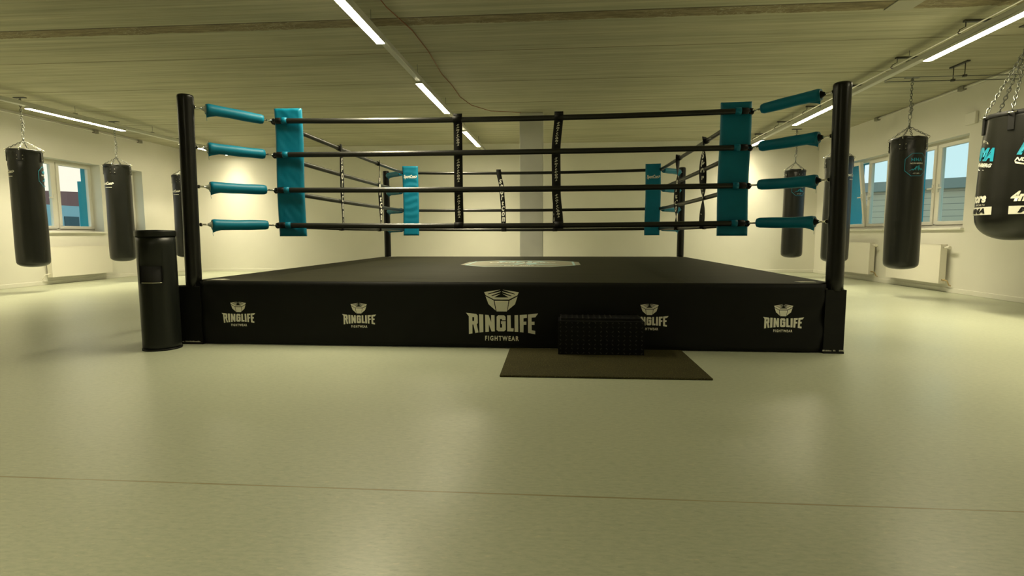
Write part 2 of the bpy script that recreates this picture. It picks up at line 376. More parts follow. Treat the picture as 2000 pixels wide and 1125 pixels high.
# ------------------------------------------------------------------ outside
bm = B(); box(bm, -140, 140, -120, 160, -4.6, -4.5)
tag(obj('ground_outside', bm, noisy('gravel', (0.30, 0.30, 0.26), 0.9)), kind='structure')
t = thing('flat_roof_shed', 'grey slatted flat-roofed building outside the right-hand windows', 'building', (13.6, 18.0, -4.5), R(-42))
bm = B(); box(bm, -11, 9, 0, 6, 0, 6.9); obj('wall', bm, M_SIDING, t)
bm = B(); box(bm, -11.15, 9.15, -0.15, 6.1, 6.9, 7.22); obj('roof_edge', bm, mat('roof_edge_metal', (0.26, 0.30, 0.26), 0.5), t)
def house(name, label, loc, w, d, h, wallc, roofc=None, rh=1.6, wins=0, rz=0):
    t = thing(name, label, 'building', loc, rz); bm = B(); box(bm, -d / 2, d / 2, -w / 2, w / 2, 0, h); obj('wall', bm, mat(name + '_wall', wallc, 0.8), t)
    if roofc:
        bm = B(); e = 0.4
        vs = [bm.verts.new(p) for p in ((-d/2-e, -w/2-e, h), (d/2+e, -w/2-e, h), (d/2+e, w/2+e, h), (-d/2-e, w/2+e, h), (0, -w/2-e, h+rh), (0, w/2+e, h+rh))]
        for f in ((0, 1, 4), (1, 2, 5, 4), (2, 3, 5), (3, 0, 4, 5), (0, 3, 2, 1)): bm.faces.new([vs[i] for i in f])
        obj('roof', bm, mat(name + '_roof', roofc, 0.8), t)
    for i in range(wins):
        y = -w / 2 + (i + 0.5) * w / wins; bm = B(); box(bm, d / 2, d / 2 + 0.06, y - 0.7, y + 0.7, h - 2.4, h - 0.9)
        obj('window', bm, mat('dark_window', (0.05, 0.09, 0.10), 0.3), t)
    return t
house('office_block', 'long pale flat-roofed block seen through the left-hand window', (-46, 48.6, -4.5), 34, 10, 8.0, (0.42, 0.55, 0.56), None, wins=7, rz=0)
house('red_roofed_house', 'house with a dull red roof behind the pale block, left-hand window', (-64, 66, -4.5), 22, 10, 8.8, (0.22, 0.24, 0.24), (0.20, 0.06, 0.04), 2.4, rz=R(-45))
house('dark_roofed_house', 'house with a dark grey roof beside the red-roofed one, left-hand window', (-81.5, 48.5, -4.5), 20, 10, 9.4, (0.20, 0.22, 0.22), (0.06, 0.07, 0.07), 2.4, rz=R(-45))

# ------------------------------------------------------------------ lights
LAMP_WORDS = {'middle': ('farthest, seen between the two front rope ties', 'halfway, ending above the top rope', 'nearest, cut by the top edge', 'before the ring'),
              'left': ('farthest, behind the ring post', 'the long one above the two left bags', 'beyond the left edge of the photo'),
              'right': ('farthest, beside the right front corner pad', 'ending behind the right front ring post', 'nearest and brightest, top right', 'beyond the right edge of the photo')}
def light_row(x, slope, z, ends, label, where):
    rz = -math.atan(slope)
    t = thing('light_rail', label, 'light rail', (x, 0, z), rz)
    bm = B(); box(bm, -0.038, 0.038, YF + 0.3, 14.0, 0.03, 0.095); bevel(bm, 0.008, 1); obj('channel', bm, M_RAIL, t)
    for y in [13.0 - 1.82 * k for k in range(10)]:
        bm = B(); tube(bm, [(0, y, 0.09), (0, y, H - z)], 0.003, 6); box(bm, -0.02, 0.02, y - 0.03, y + 0.03, 0.09, 0.115); obj('hanger_wire', bm, M_STEEL, t)
    for i, (y1, ln) in enumerate(ends):
        lt = thing('ceiling_light', 'glowing strip lamp on the %s light rail, %s' % (where, LAMP_WORDS[where][i]),
                   'ceiling light', (x + slope * (y1 - ln / 2), y1 - ln / 2, z), rz, 'strip lamps on the three ceiling rails')
        bm = B(); box(bm, -0.046, 0.046, -ln / 2, ln / 2, 0.0, 0.029); obj('housing', bm, M_RAIL, lt)
        bm = B(); box(bm, -0.042, 0.042, -ln / 2 + 0.004, ln / 2 - 0.004, -0.005, 0.0); obj('diffuser', bm, M_LAMP, lt)
        ld = bpy.data.lights.new('lamp_beam', 'AREA'); ld.shape = 'RECTANGLE'; ld.size = 0.08; ld.size_y = ln - 0.02; ld.energy = BEAM_POWER * ln / 1.86
        ld.color = LAMP_COLOR; ld.spread = R(BEAM_SPREAD); lo_ = bpy.data.objects.new('lamp_beam', ld); COL.objects.link(lo_); lo_.parent = lt; lo_.location = (0, 0, -0.012)
    return t
light_row(-1.968, 0.0122, 3.015, [(13.0, 1.86), (9.46, 1.86), (6.02, 1.86), (0.0, 1.86)], 'pale metal light rail running over the ring, middle of the ceiling', 'middle')
light_row(-8.79, 0.027, 3.015, [(13.75, 1.75), (10.42, 1.95), (6.8, 1.86)], 'pale metal light rail along the left wall above the hanging bags', 'left')
right_rail = light_row(4.265, 0.024, 3.015, [(13.8, 1.04), (11.07, 1.86), (7.18, 1.86), (3.5, 1.86)], 'pale metal light rail along the right wall with cable rod beside it', 'right')

# conduit clipped to the right rail, and the ceiling brackets that carry it
bm = B(); tube(bm, [(-0.065, YF + 0.4, 0.105), (-0.065, 14.0, 0.105)], 0.009, 8)
obj('conduit', bm, M_TRIMW, right_rail)
bk = None
names = ['farthest', 'second farthest', 'third from the back', 'fourth from the back', 'fifth from the back', 'nearest']
for i, y in enumerate((13.27, 11.9, 10.53, 9.15, 7.79, 6.54)):
    if bk is None:
        bk = thing('ceiling_bracket', '', 'bracket', (4.20 + 0.024 * y, y, H), 0, 'conduit brackets beside the right light rail')
        bm = B(); box(bm, 0.04, 0.36, -0.02, 0.02, -0.022, 0); obj('channel', bm, M_DARKSTEEL, bk)
        bm = B(); tube(bm, [(0.06, 0, 0), (0.06, 0, -0.07), (0.0, 0, -0.10), (0.0, 0, -0.142)], 0.005, 6); torus(bm, (0, 0, -0.13), (0, 1, 0), 0.014, 0.005); obj('clip', bm, M_DARKSTEEL, bk)
        c = bk
    else: c = copy_tree(bk); c.location = (4.20 + 0.024 * y, y, H)
    c['label'] = 'short dark ceiling bracket holding the right-hand conduit, %s' % names[i]

# paired strut rods near the right wall
t = thing('strut_rod_pair', 'pair of thin parallel steel rods hanging level below the ceiling at right', 'rod', (4.55, 8.05, 3.06))
bm = B(); tube(bm, [(1.8, 0.0, 0.0), (0.02, 0, 0), (0, 0.05, 0.0), (0.0, 0.17, 0), (0.02, 0.22, 0), (1.8, 0.22, 0)], 0.007, 8); obj('rod', bm, M_STEEL, t)
bm = B(); tube(bm, [(0.92, 0, -0.012), (0.92, 0, H - 3.06)], 0.006, 6); tube(bm, [(0.92, 0.22, -0.012), (0.92, 0.22, H - 3.06)], 0.006, 6)
box(bm, 0.90, 0.94, -0.06, 0.28, H - 3.06 - 0.02, H - 3.06); box(bm, 0.90, 0.94, -0.02, 0.02, -0.012, 0.016); box(bm, 0.90, 0.94, 0.20, 0.24, -0.012, 0.016); obj('hanger', bm, M_DARKSTEEL, t)

# red cable on the ceiling
bm = B()
CAB = [(-1.74, 3.0), (-1.73, 4.9), (-1.70, 5.6), (-1.62, 6.3), (-1.60, 7.0), (-1.62, 7.9), (-1.60, 8.6), (-1.60, 9.3), (-1.50, 9.9), (-1.2, 10.3), (-0.95, 10.45), (-0.66, 10.58)]
tube(bm, [(x, y, H - 0.006 - (0.02 if i in (2, 5, 9) else 0)) for i, (x, y) in enumerate(CAB)], 0.005, 6)
tag(obj('ceiling_cable', bm, M_REDCABLE), 'thin reddish cable on the ceiling beside the middle light rail', 'cable')
bm = B(); box(bm, 3.36, 3.62, 5.93, 6.17, H - 0.012, H)
tag(obj('ceiling_patch', bm, mat('patch_board', (0.42, 0.41, 0.33), 0.8)), 'small pale patch panel in the rough ceiling joint, top right', 'panel')

# conduits and junction boxes under the ceiling on both side walls
def conduit(name, x, z, y0, y1, boxes, label):
    t = thing(name, label, 'conduit', (x, 0, z)); bm = B(); tube(bm, [(0, y0, 0), (0, y1, 0)], 0.015, 8); obj('pipe', bm, M_TRIMW, t)
    for y in boxes:
        bm = B(); box(bm, -0.03, 0.03, y - 0.06, y + 0.06, -0.035, 0.03); bevel(bm, 0.005, 1); obj('junction_box', bm, mat('box_grey', (0.25, 0.24, 0.19), 0.6), t)
conduit('wall_conduit', XL + 0.03, 3.20, 3.0, 12.7, (11.38, 12.65), 'thin conduit with grey junction boxes high on the left wall')
conduit('wall_conduit', XR - 0.03, 3.215, 3.0, 11.65, (11.66, 9.38), 'thin conduit with grey junction boxes high on the right wall')
bm = B(); box(bm, XR - 0.05, XR, 9.03, 9.24, 2.62, 2.80); bevel(bm, 0.01, 2)
tag(obj('wall_box', bm, M_TRIMW), 'cream box fixed high on the right wall behind the big bag', 'box')
bm = B(); box(bm, XL, XL + 0.05, 8.85, 9.08, 2.62, 2.86); bevel(bm, 0.01, 2)
tag(obj('wall_box', bm, M_TRIMW), 'cream box fixed high on the left wall behind the first bag', 'box')

# ------------------------------------------------------------------ radiators
def radiator(side, y0, y1, z0, z1, label, valve_near=True):
    X = (XL if side < 0 else XR); t = thing('radiator', label, 'radiator', (X - side * 0.045, (y0 + y1) / 2, z0))
    w = (y1 - y0) / 2; h = z1 - z0
    def b2(bm, a, b, *r): a, b = sorted((-a * side, -b * side)); return box(bm, a, b, *r)
    bm = B(); b2(bm, 0.0, 0.02, -w + 0.01, w - 0.01, 0.02, h - 0.01); b2(bm, 0.075, 0.10, -w + 0.01, w - 0.01, 0.0, h - 0.012)
    for k in range(int(w * 2 / 0.06)): b2(bm, 0.02, 0.075, -w + 0.05 + k * 0.06, -w + 0.054 + k * 0.06, 0.03, h - 0.04)
    obj('panel', bm, M_RAD, t)
    for s in (-1, 1):
        bm = B(); y = s * w; a, b = sorted((y, y - s * 0.010)); b2(bm, 0.0, 0.102, a, b, 0.0, h); obj('side_cover', bm, M_RAD, t)
    bm = B(); b2(bm, 0.0, 0.012, -w, w, h - 0.008, h); b2(bm, 0.09, 0.102, -w, w, h - 0.008, h)
    for k in range(int(w * 2 / 0.025)): b2(bm, 0.012, 0.09, -w + 0.01 + k * 0.025, -w + 0.018 + k * 0.025, h - 0.008, h)
    obj('top_grille', bm, M_RAD, t)
    bm = B(); yy = -w; q = -side * 0.05
    tube(bm, [(q, yy, h - 0.05), (q, yy - 0.05, h - 0.05)], 0.014, 10); tube(bm, [(q, yy - 0.05, h - 0.05), (q, yy - 0.13, h - 0.05)], [0.02, 0.026], 12); obj('valve', bm, M_RAD, t)
    bm = B(); tube(bm, [(q, yy, 0.06), (q, yy - 0.06, 0.06)], 0.013, 10); tube(bm, [(q, yy - 0.055, 0.06), (q * 0.6, yy - 0.09, 0.05), (side * 0.0, yy - 0.09, -0.02), (side * 0.03, yy - 0.09, -0.03)], 0.009, 8); obj('pipe', bm, mat('brassy_fitting', (0.55, 0.42, 0.22), 0.3, 0.6) if side > 0 else M_RAD, t)
radiator(1, 9.42, 10.88, 0.14, 0.775, 'white panel radiator under the nearer right-hand window')
radiator(1, 11.44, 12.95, 0.14, 0.775, 'white panel radiator under the farther right-hand window, partly behind the post')
radiator(-1, 9.97, 11.45, 0.145, 0.745, 'white panel radiator under the left-hand window behind the first bag')

# ------------------------------------------------------------------ the ring
a, b = 2.685, 2.181          # post and rope-corner half spacing
HP = 0.557; FY = -2.722      # canvas height and plane of the front skirt
ring = thing('boxing_ring', 'raised black boxing ring with teal corner pads and four black ropes', 'boxing ring', (-0.4617, 7.2349, 0), R(-0.348))
NT = 0.105
bm = B()
P = 2.712
out = [(-P + NT, -P + .003), (P - NT, -P + .003), (P - NT, -P + NT), (P, -P + NT), (P, P - NT), (P - NT, P - NT), (P - NT, P), (-P + NT, P), (-P + NT, P - NT), (-P, P - NT), (-P, -P + NT), (-P + NT, -P + NT)]
lo = [bm.verts.new((x, y, HP - 0.06)) for x, y in out]; hi = [bm.verts.new((x, y, HP)) for x, y in out]
bm.faces.new(hi); bm.faces.new(list(reversed(lo)))
for i in range(12): bm.faces.new((lo[i], lo[(i + 1) % 12], hi[(i + 1) % 12], hi[i]))
obj('canvas', bm, M_CANVAS, ring)
bm = B(); box(bm, -2.59, 2.59, -2.59, 2.59, 0.04, HP - 0.06)
for x in (-1.8, 0, 1.8):
    for y in (-1.8, 0, 1.8): box(bm, x - .05, x + .05, y - .05, y + .05, 0, 0.05)
obj('platform', bm, M_SKIRT, ring)
def skirt_off(x, z):
    """how far the cloth hangs inward at this place"""
    v = noise.noise(Vector((x * 1.1 + z * 0.8, z * 1.7, 3.1))) * 0.007 + noise.noise(Vector((x * 2.3 - z * 3.0, z * 2.0 + x, 9.2))) * 0.004
    e = max(0, 1 - (2.65 - abs(x)) / 0.55); v += 0.010 * e * math.sin((z + (2.65 - abs(x)) * 0.9) * 22)
    return v * min(1, (HP - z) / 0.08) if z > HP - 0.08 else v
sk = None
for k in range(4):
    bm = B(); nx, nz = 120, 14; g = []
    for j in range(nz + 1):
        z = 0.006 + (HP - 0.008) * j / nz
        g.append([bm.verts.new((-P + NT - .01 + (2 * (P - NT + .01)) * i / nx, FY + skirt_off(-P + NT + 2 * (P - NT) * i / nx, z), z)) for i in range(nx + 1)])
    for j in range(nz):
        for i in range(nx):
            f = bm.faces.new((g[j][i], g[j][i + 1], g[j + 1][i + 1], g[j + 1][i])); f.smooth = True
    ret = bmesh.ops.extrude_face_region(bm, geom=list(bm.faces)); bmesh.ops.translate(bm, vec=(0, 0.004, 0), verts=[v for v in ret['geom'] if isinstance(v, bmesh.types.BMVert)])
    s = obj('skirt', bm, M_SKIRT, ring, rot=(0, 0, R(90 * k)))
    if k == 0: sk = s
# printed emblem and lettering on the front skirt (drawn in units of 1/10 picture pixel, centre 752, 560)
TOPL = [(405, 108), (725, 58), (700, 68), (480, 140), (482, 152), (735, 92), (725, 105), (545, 178), (560, 188), (728, 138), (605, 212), (752, 212), (752, 255), (597, 252), (432, 168)]
LETTERS = {
 'R': [[(40, 520), (245, 545), (272, 575), (275, 725), (252, 750), (285, 912), (222, 925), (185, 752), (165, 755), (165, 932), (95, 945), (95, 590)], [(165, 607), (165, 685), (200, 685), (203, 609)]],
 'I': [[(300, 548), (383, 553), (383, 905), (305, 914)]],
 'N': [[(420, 557), (488, 561), (540, 705), (540, 564), (607, 566), (610, 888), (545, 890), (492, 745), (494, 895), (423, 902)]],
 'G': [[(648, 595), (680, 566), (795, 566), (825, 596), (825, 664), (753, 664), (753, 640), (715, 640), (715, 812), (755, 812), (755, 745), (735, 735), (735, 682), (828, 682), (828, 855), (795, 885), (680, 886), (645, 858)]],
 'L': [[(857, 566), (925, 563), (930, 820), (985, 822), (980, 886), (857, 884)]],
 'I2': [[(1002, 562), (1072, 557), (1076, 893), (1003, 890)]],
 'F': [[(1105, 556), (1245, 545), (1245, 612), (1178, 620), (1178, 688), (1235, 685), (1235, 748), (1180, 752), (1178, 903), (1108, 896)]],
 'E': [[(1266, 545), (1465, 522), (1410, 600), (1337, 606), (1337, 688), (1395, 685), (1395, 750), (1338, 750), (1340, 855), (1410, 868), (1408, 936), (1268, 908)]],
}
def logo_mesh():
    bm = B()
    def P2(p): return ((p[0] - 752) / 1420.0, (560 - p[1]) / 1420.0)   # 1 unit = width of the word
    def pg(pts): poly(bm, [P2(p) for p in pts])
    pg(TOPL); pg([(1492 - x, y) for x, y in reversed(TOPL)][:])
    # move mirrored crown so both halves meet at the middle
    pg([(432, 190), (590, 270), (630, 472), (488, 345)]); pg([(1062, 190), (905, 275), (865, 470), (1012, 345)]); pg([(610, 280), (885, 280), (852, 490), (648, 490)])
    for k, parts in LETTERS.items():
        if len(parts) == 1: pg(parts[0])
        else:   # letter with a hole: bridge the outline into the hole
            o_, h_ = parts; i = 11; ring_ = o_[:] 
            # outline starts at top left; bridge from vertex 0 neighbourhood to the hole
            cut = [(40, 520)] + [(165, 535)] + [(165, 607)] + [(165, 685), (200, 685), (203, 609), (165, 607)] 
            pg([(40, 520), (165, 535), (165, 607), (165, 685), (165, 755), (165, 932), (95, 945), (95, 590)])
            pg([(165, 535), (245, 545), (272, 575), (203, 609), (165, 607)])
            pg([(272, 575), (275, 725), (252, 750), (200, 685), (203, 609)])
            pg([(200, 685), (252, 750), (285, 912), (222, 925), (185, 752), (165, 755), (165, 685)])
    add_text(bm, 'FIGHTWEAR', 0.1, Matrix.Translation((0, (560 - 1025) / 1420, 0)), bold=0.0035, spacing=1.35, width=670 / 1420, height=98 / 1420)
    return bm
def place_logo(lx, lz, width):
    bm = logo_mesh()
    bmesh.ops.subdivide_edges(bm, edges=[e for e in bm.edges if e.calc_length() > 0.12], cuts=1)
    bmesh.ops.triangulate(bm, faces=bm.faces)
    for v in bm.verts:
        x = lx + v.co.x * width; z = lz + v.co.y * width
        v.co = Vector((x, FY + skirt_off(x, z) - 0.0025, z))
    return obj('printed_logo', bm, M_WHITEPRINT, sk)
place_logo(0.034, 0.283, 0.604)
for lx, lz, w in ((-2.272, 0.272, 0.300), (-1.193, 0.270, 0.298), (1.247, 0.280, 0.305), (2.300, 0.280, 0.314)): place_logo(lx, lz, w)

# corner boxes that carry the posts, posts, white scraps
for sx, sy in ((-1, -1), (1, -1), (-1, 1), (1, 1)):
    bm = B(); x0, x1 = sorted((sx * 2.612, sx * (2.86 if sx < 0 and sy < 0 else 2.768))); y0, y1 = sorted((sy * 2.612, sy * 2.735))
    box(bm, x0, x1, y0, y1, 0.004, 0.51); cb = obj('corner_box', bm, M_SKIRT, ring)
    bm = B()
    for k in range(26):
        x = random.uniform(x0 + .01, x1 - .005); box(bm, x - .008, x + .008, sy * 2.70, sy * 2.70 + 0.01, 0.508, 0.514 + random.random() * 0.006)
    obj('velcro_edge', bm, M_WHITESCRAP, cb); bm = B()
    for k in range(22):
        x = random.uniform(x0, x1 + .004); box(bm, x - .008, x + .008, sy * 2.737, sy * 2.737 + 0.003, 0.018, 0.024 + random.random() * 0.005)
    obj('velcro_edge', bm, M_WHITESCRAP, cb)
    bm = B(); box(bm, x0, x1 + .002, sy * 2.70, sy * 2.742, 0.0, 0.014); obj('lower_edge', bm, M_STRAP, cb)
    hgt = 2.148 if sx < 0 and sy < 0 else 2.112
    lean = 0.020 * sx * (-1 if sy < 0 else 0)
    px_, py_ = sx * (2.700 if sy < 0 else 2.640), sy * 2.679
    if sy > 0: px_ = sx * 2.645
    bm = B(); r = 0.0635; prof = [(r * 0.98, 0.50)] + [(r * (1 + 0.02 * math.sin(z * 3.0)), z) for z in [0.6 + 0.1 * k for k in range(14)]] + [(r * 1.03, hgt - 0.05), (r * 1.03, hgt - 0.02), (r * 0.97, hgt - 0.006), (r * 0.8, hgt), (r * 0.2, hgt + 0.003)]
    if sy > 0: prof = [(q * 0.93, z) for q, z in prof]
    lathe(bm, prof, 0, 0, 36)
    for v in bm.verts: v.co.x += px_ + lean * (v.co.z - 0.5) / 1.6; v.co.y += py_
    po = obj('corner_post', bm, M_POST, ring)
    bm = B(); box(bm, px_ - .045, px_ + .045, py_ - .045, py_ + .045, 0.51, 0.56); obj('post_foot', bm, M_DARKSTEEL, po)
    bm = B(); vs = []
    for q in ((2.60, 2.60), (2.47, 2.615), (2.44, 2.55), (2.53, 2.50), (2.60, 2.54)): vs.append(bm.verts.new((sx * q[0], sy * q[1], HP + 0.0025)))
    bm.faces.new(vs); obj('tape_scrap', bm, M_WHITESCRAP, ring)

# emblem on the canvas
bm = B()
OCT = [(-0.40, 0.88), (0.40, 0.88), (0.80, 0.36), (0.80, -0.36), (0.40, -0.88), (-0.40, -0.88), (-0.80, -0.36), (-0.80, 0.36)]
def mountains(bm, s=1.0, dy=0.0):
    for pts in ([(-0.55, -0.30), (-0.30, -0.10), (-0.22, -0.14), (0.0, 0.14), (0.06, 0.04), (-0.04, -0.10), (-0.02, -0.24), (-0.12, -0.12), (-0.24, -0.24), (-0.30, -0.16)],
                [(0.08, 0.12), (0.20, 0.20), (0.22, 0.02), (0.36, -0.10), (0.42, -0.04), (0.56, -0.26), (0.40, -0.16), (0.32, -0.22), (0.20, -0.12), (0.14, -0.26), (0.06, -0.12)]):
        poly(bm, [(x * s, y * s + dy) for x, y in pts])
def octagon_ring(bm, W, Hh, t, cut=0.30, n=5):
    o = [(-W + cut, Hh), (W - cut, Hh), (W, Hh - cut), (W, -Hh + cut), (W - cut, -Hh), (-W + cut, -Hh), (-W, -Hh + cut), (-W, Hh - cut)]
    ii = [(x * (1 - t / W), y * (1 - t / Hh)) for x, y in o]
    for k in range(8):
        for m_ in range(n):
            f0, f1 = m_ / n, (m_ + 1) / n; k2 = (k + 1) % 8
            l = lambda A, Bq, f: (A[0] + (Bq[0] - A[0]) * f, A[1] + (Bq[1] - A[1]) * f)
            poly(bm, [l(o[k], o[k2], f0), l(o[k], o[k2], f1), l(ii[k], ii[k2], f1), l(ii[k], ii[k2], f0)])
poly(bm, [(-0.42, 0.86), (0.42, 0.86), (0.79, 0.38), (0.79, -0.38), (0.42, -0.86), (-0.42, -0.86), (-0.79, -0.38), (-0.79, 0.38)])
EM = Matrix.Translation((0.0, 0.30, HP + 0.0015))
bmesh.ops.transform(bm, matrix=EM, verts=bm.verts)
emb = obj('canvas_emblem', bm, mat('emblem_ground', (0.20, 0.19, 0.13), 0.5), ring)
bm = B(); octagon_ring(bm, 0.72, 0.80, 0.03, 0.32, 1); mountains(bm, 0.95, -0.12)
add_text(bm, 'MMA', 0.3, Matrix.Translation((0, 0.42, 0)), bold=0.012, width=0.72, height=0.28)
bmesh.ops.transform(bm, matrix=EM @ Matrix.Translation((0, 0, 0.001)), verts=bm.verts); obj('emblem_print', bm, mat('pale_blue_print', (0.30, 0.48, 0.50), 0.5), emb)
bm = B(); add_text(bm, 'NÜRNBERG', 0.2, Matrix.Translation((0, 0.16, 0)), bold=0.008, width=0.92, height=0.16)
add_text(bm, '- EST. 2007 -', 0.1, Matrix.Translation((0, -0.56, 0)), bold=0.003, width=0.5, height=0.09)
bmesh.ops.transform(bm, matrix=EM @ Matrix.Translation((0, 0, 0.001)), verts=bm.verts); obj('emblem_lettering', bm, M_WHITEPRINT, emb)

# ropes
ZR = [2.020, 1.707, 1.378, 1.048]
rope_r = 0.0245
for k in range(4):       # front, right, back, left
    for i, z in enumerate(ZR):
        bm = B(); n = 40; sag = (0.026, 0.008, 0.010, 0.014)[i] if k in (0, 2) else 0.012
        pts = []
        for j in range(n + 1):
            t_ = j / n; x = -b + 0.035 + (2 * b - 0.07) * t_; pts.append((x, -b, z - sag * 4 * t_ * (1 - t_)))
        tube(bm, pts, rope_r, 14)
        ro = obj('rope', bm, M_ROPE, ring, rot=(0, 0, R(90 * k)))
        for s in (-1, 1):
            bm = B(); x = s * (b - 0.075); tube(bm, [(x - 0.035, -b, z), (x + 0.035, -b, z)], rope_r * 1.16, 12)
            torus(bm, (s * (b - 0.012), -b, z - .004), (0, 1, 0), 0.020, 0.008)
            obj('rope_end', bm, M_STRAP, ro)
# turnbuckles and padded sleeves from posts to rope corners
for sx, sy in ((-1, -1), (1, -1), (-1, 1), (1, 1)):
    for i, z in enumerate(ZR):
        A_ = Vector((sx * (a - 0.045), sy * (a - 0.045), z)); Q = Vector((sx * (b + 0.01), sy * (b + 0.01), z))
        d = Q - A_
        zo = 0.035 if (sy < 0 and i == 0) else (0.01 if sy < 0 and i == 1 else 0.0)
        A_.z += zo; d = Q - A_
        bm = B(); tube(bm, [A_, Q], 0.0075, 8); torus(bm, A_ + d * 0.07, (0, 0, 1), 0.014, 0.0055, stretch=(2.0, d)); torus(bm, Q - d * 0.01, (0, 0, 1), 0.020, 0.007)
        torus(bm, A_ + d * 0.015, (0, 1, 0), 0.012, 0.005)
        tb = obj('turnbuckle', bm, M_CHROME if sy < 0 else M_DARKSTEEL, ring)
        p0, p1 = A_ + d * 0.15, A_ + d * 0.895; n = 22; pts = []; rad = []
        for j in range(n + 1):
            t_ = j / n; q = p0.lerp(p1, t_); q.z += 0.002 * math.sin(t_ * 5 + i); pts.append(q)
            rad.append(0.0445 * (1.06 - 0.06 * t_ + 0.02 * math.sin(t_ * 12 + i * 2)) * (0.86 if j in (0, n) else 1) + 0.004 * max(0, 1 - t_ / 0.15))
        bm = B(); tube(bm, pts, rad, 20)
        for v in bm.verts:      # lower seam lip
            pass
        sl = obj('turnbuckle_sleeve', bm, M_TEAL, ring)
        # hanging seam lip with loose thread at the post end
        bm = B(); dn = d.normalized(); side = Vector((dn.y, -dn.x, 0)) * 0.003
        u0, u1, u2, u3 = p0 + dn * 0.0 + Vector((0, 0, -0.030)), p0 + dn * 0.004 + Vector((0, 0, -0.072)), p0 + dn * 0.03 + Vector((0, 0, -0.060)), p0 + dn * 0.09 + Vector((0, 0, -0.044))
        f1 = [bm.verts.new(q + side) for q in (u0, u1, u2, u3)]; f2 = [bm.verts.new(q - side) for q in (u0, u1, u2, u3)]
        bm.faces.new(f1); bm.faces.new(list(reversed(f2)))
        for j in range(4): bm.faces.new((f1[j], f2[j], f2[(j + 1) % 4], f1[(j + 1) % 4]))
        tube(bm, [u1, u1 + Vector((0.002, 0, -0.028))], 0.0014, 5); obj('seam_lip', bm, M_TEAL, sl)
        bm = B(); tube(bm, [p0 - dn * 0.035, p0 - dn * 0.012, p0 + dn * 0.01], [0.010, 0.022, 0.040], 12); obj('end_cap', bm, M_PLASTIC if sy < 0 and sx < 0 else M_STRAP, sl)

# corner pads
def pad_mesh(w, th, h, mode, seed):
    bm = B(); nx, nz = 16, 72
    def pt(u, v, s):   # u in -1..1 across, v 0..1 up, s side
        x = u * w / 2; z = v * h; e = min(1, (1 - abs(u)) * w / 2 / 0.012, min(v, 1 - v) * h / 0.012)
        y = s * th / 2 * (0.45 + 0.55 * math.sqrt(max(0, 1 - (1 - e) ** 2)))
        amp = max(0, 1 - abs(u) ** 6)
        if mode == 'quilt': k = 0.006 * math.sin(z * 55 + 1.5 * math.sin(x * 14 + z * 5)) * (1 if 0.12 < v < 0.93 else 0.2) * (0.5 + noise.noise(Vector((x * 3, z * 2, seed))))
        elif mode == 'crease': k = 0.007 * noise.noise(Vector(((x + z * 0.75) * 22, (x - z) * 4, seed))) + 0.003 * noise.noise(Vector((x * 30, z * 12, seed + 4)))
        else: k = 0.002 * noise.noise(Vector((x * 9, z * 5, seed)))
        return (x + 0.004 * math.sin(z * 6 + seed), y + s * k * amp, z)
    for s in (-1, 1):
        g = [[bm.verts.new(pt(-1 + 2 * i / nx, j / nz, s)) for i in range(nx + 1)] for j in range(nz + 1)]
        for j in range(nz):
            for i in range(nx):
                f = bm.faces.new((g[j][i], g[j][i + 1], g[j + 1][i + 1], g[j + 1][i])); f.smooth = True
        if s < 0: gb = g
        else:
            for j in range(nz):
                for i in (0, nx): bm.faces.new((gb[j][i], gb[j + 1][i], g[j + 1][i], g[j][i]))
            for i in range(nx):
                for j in (0, nz): bm.faces.new((gb[j][i], gb[j][i + 1], g[j][i + 1], g[j][i]))
    return bm
for (sx, sy, x0, x1, z0, z1, mode, rz) in ((-1, -1, -2.178, -1.922, 0.942, 2.142, 'crease', 4), (1, -1, 1.926, 2.186, 0.936, 2.108, 'flat', -4),
                                         (-1, 1, -2.172, -1.906, 0.944, 2.126, 'quilt', 8), (1, 1, 1.932, 2.180, 0.936, 2.112, 'flat', -8)):
    w = x1 - x0; yy = sy * b - sy * 0.058
    bm = pad_mesh(w, 0.052, z1 - z0, mode, sx * 3 + sy)
    pd = obj('corner_pad', bm, M_TEAL, ring, ((x0 + x1) / 2, yy, z0), (0, 0, R(rz)))
    bm = B()
    for z in ZR:
        cx = -sx * 0.0 + (0.0 if sy > 0 else -sx * -0.0)
        tube(bm, [(cx - 0.030 + sx * .01, -yy + sy * b, z - z0), (cx + 0.022 + sx * .01, -yy + sy * b, z - z0)], rope_r * 1.22, 14)
        box(bm, cx - 0.03 + sx * .01, cx + 0.022 + sx * .01, *sorted((sy * 0.02, -yy + sy * b)), z - z0 - 0.012, z - z0 + 0.012)
    obj('velcro_strap', bm, M_TEAL, pd)
    if sy > 0:
        bm = B(); add_text(bm, 'SportCom>', 0.07, shear=0.25, bold=0.0022, width=w * 0.86, height=0.075)
        stand(bm, Matrix.Translation((0.004, -0.036, 0.995 if sx < 0 else 0.955) )); obj('printed_name', bm, M_WHITEPRINT, pd)
    bm = B(); tube(bm, [(-0.10 * 1, 0, 0.0), (-0.098, 0, -0.03)], 0.0014, 5); obj('loose_thread', bm, M_WHITEPRINT, pd)

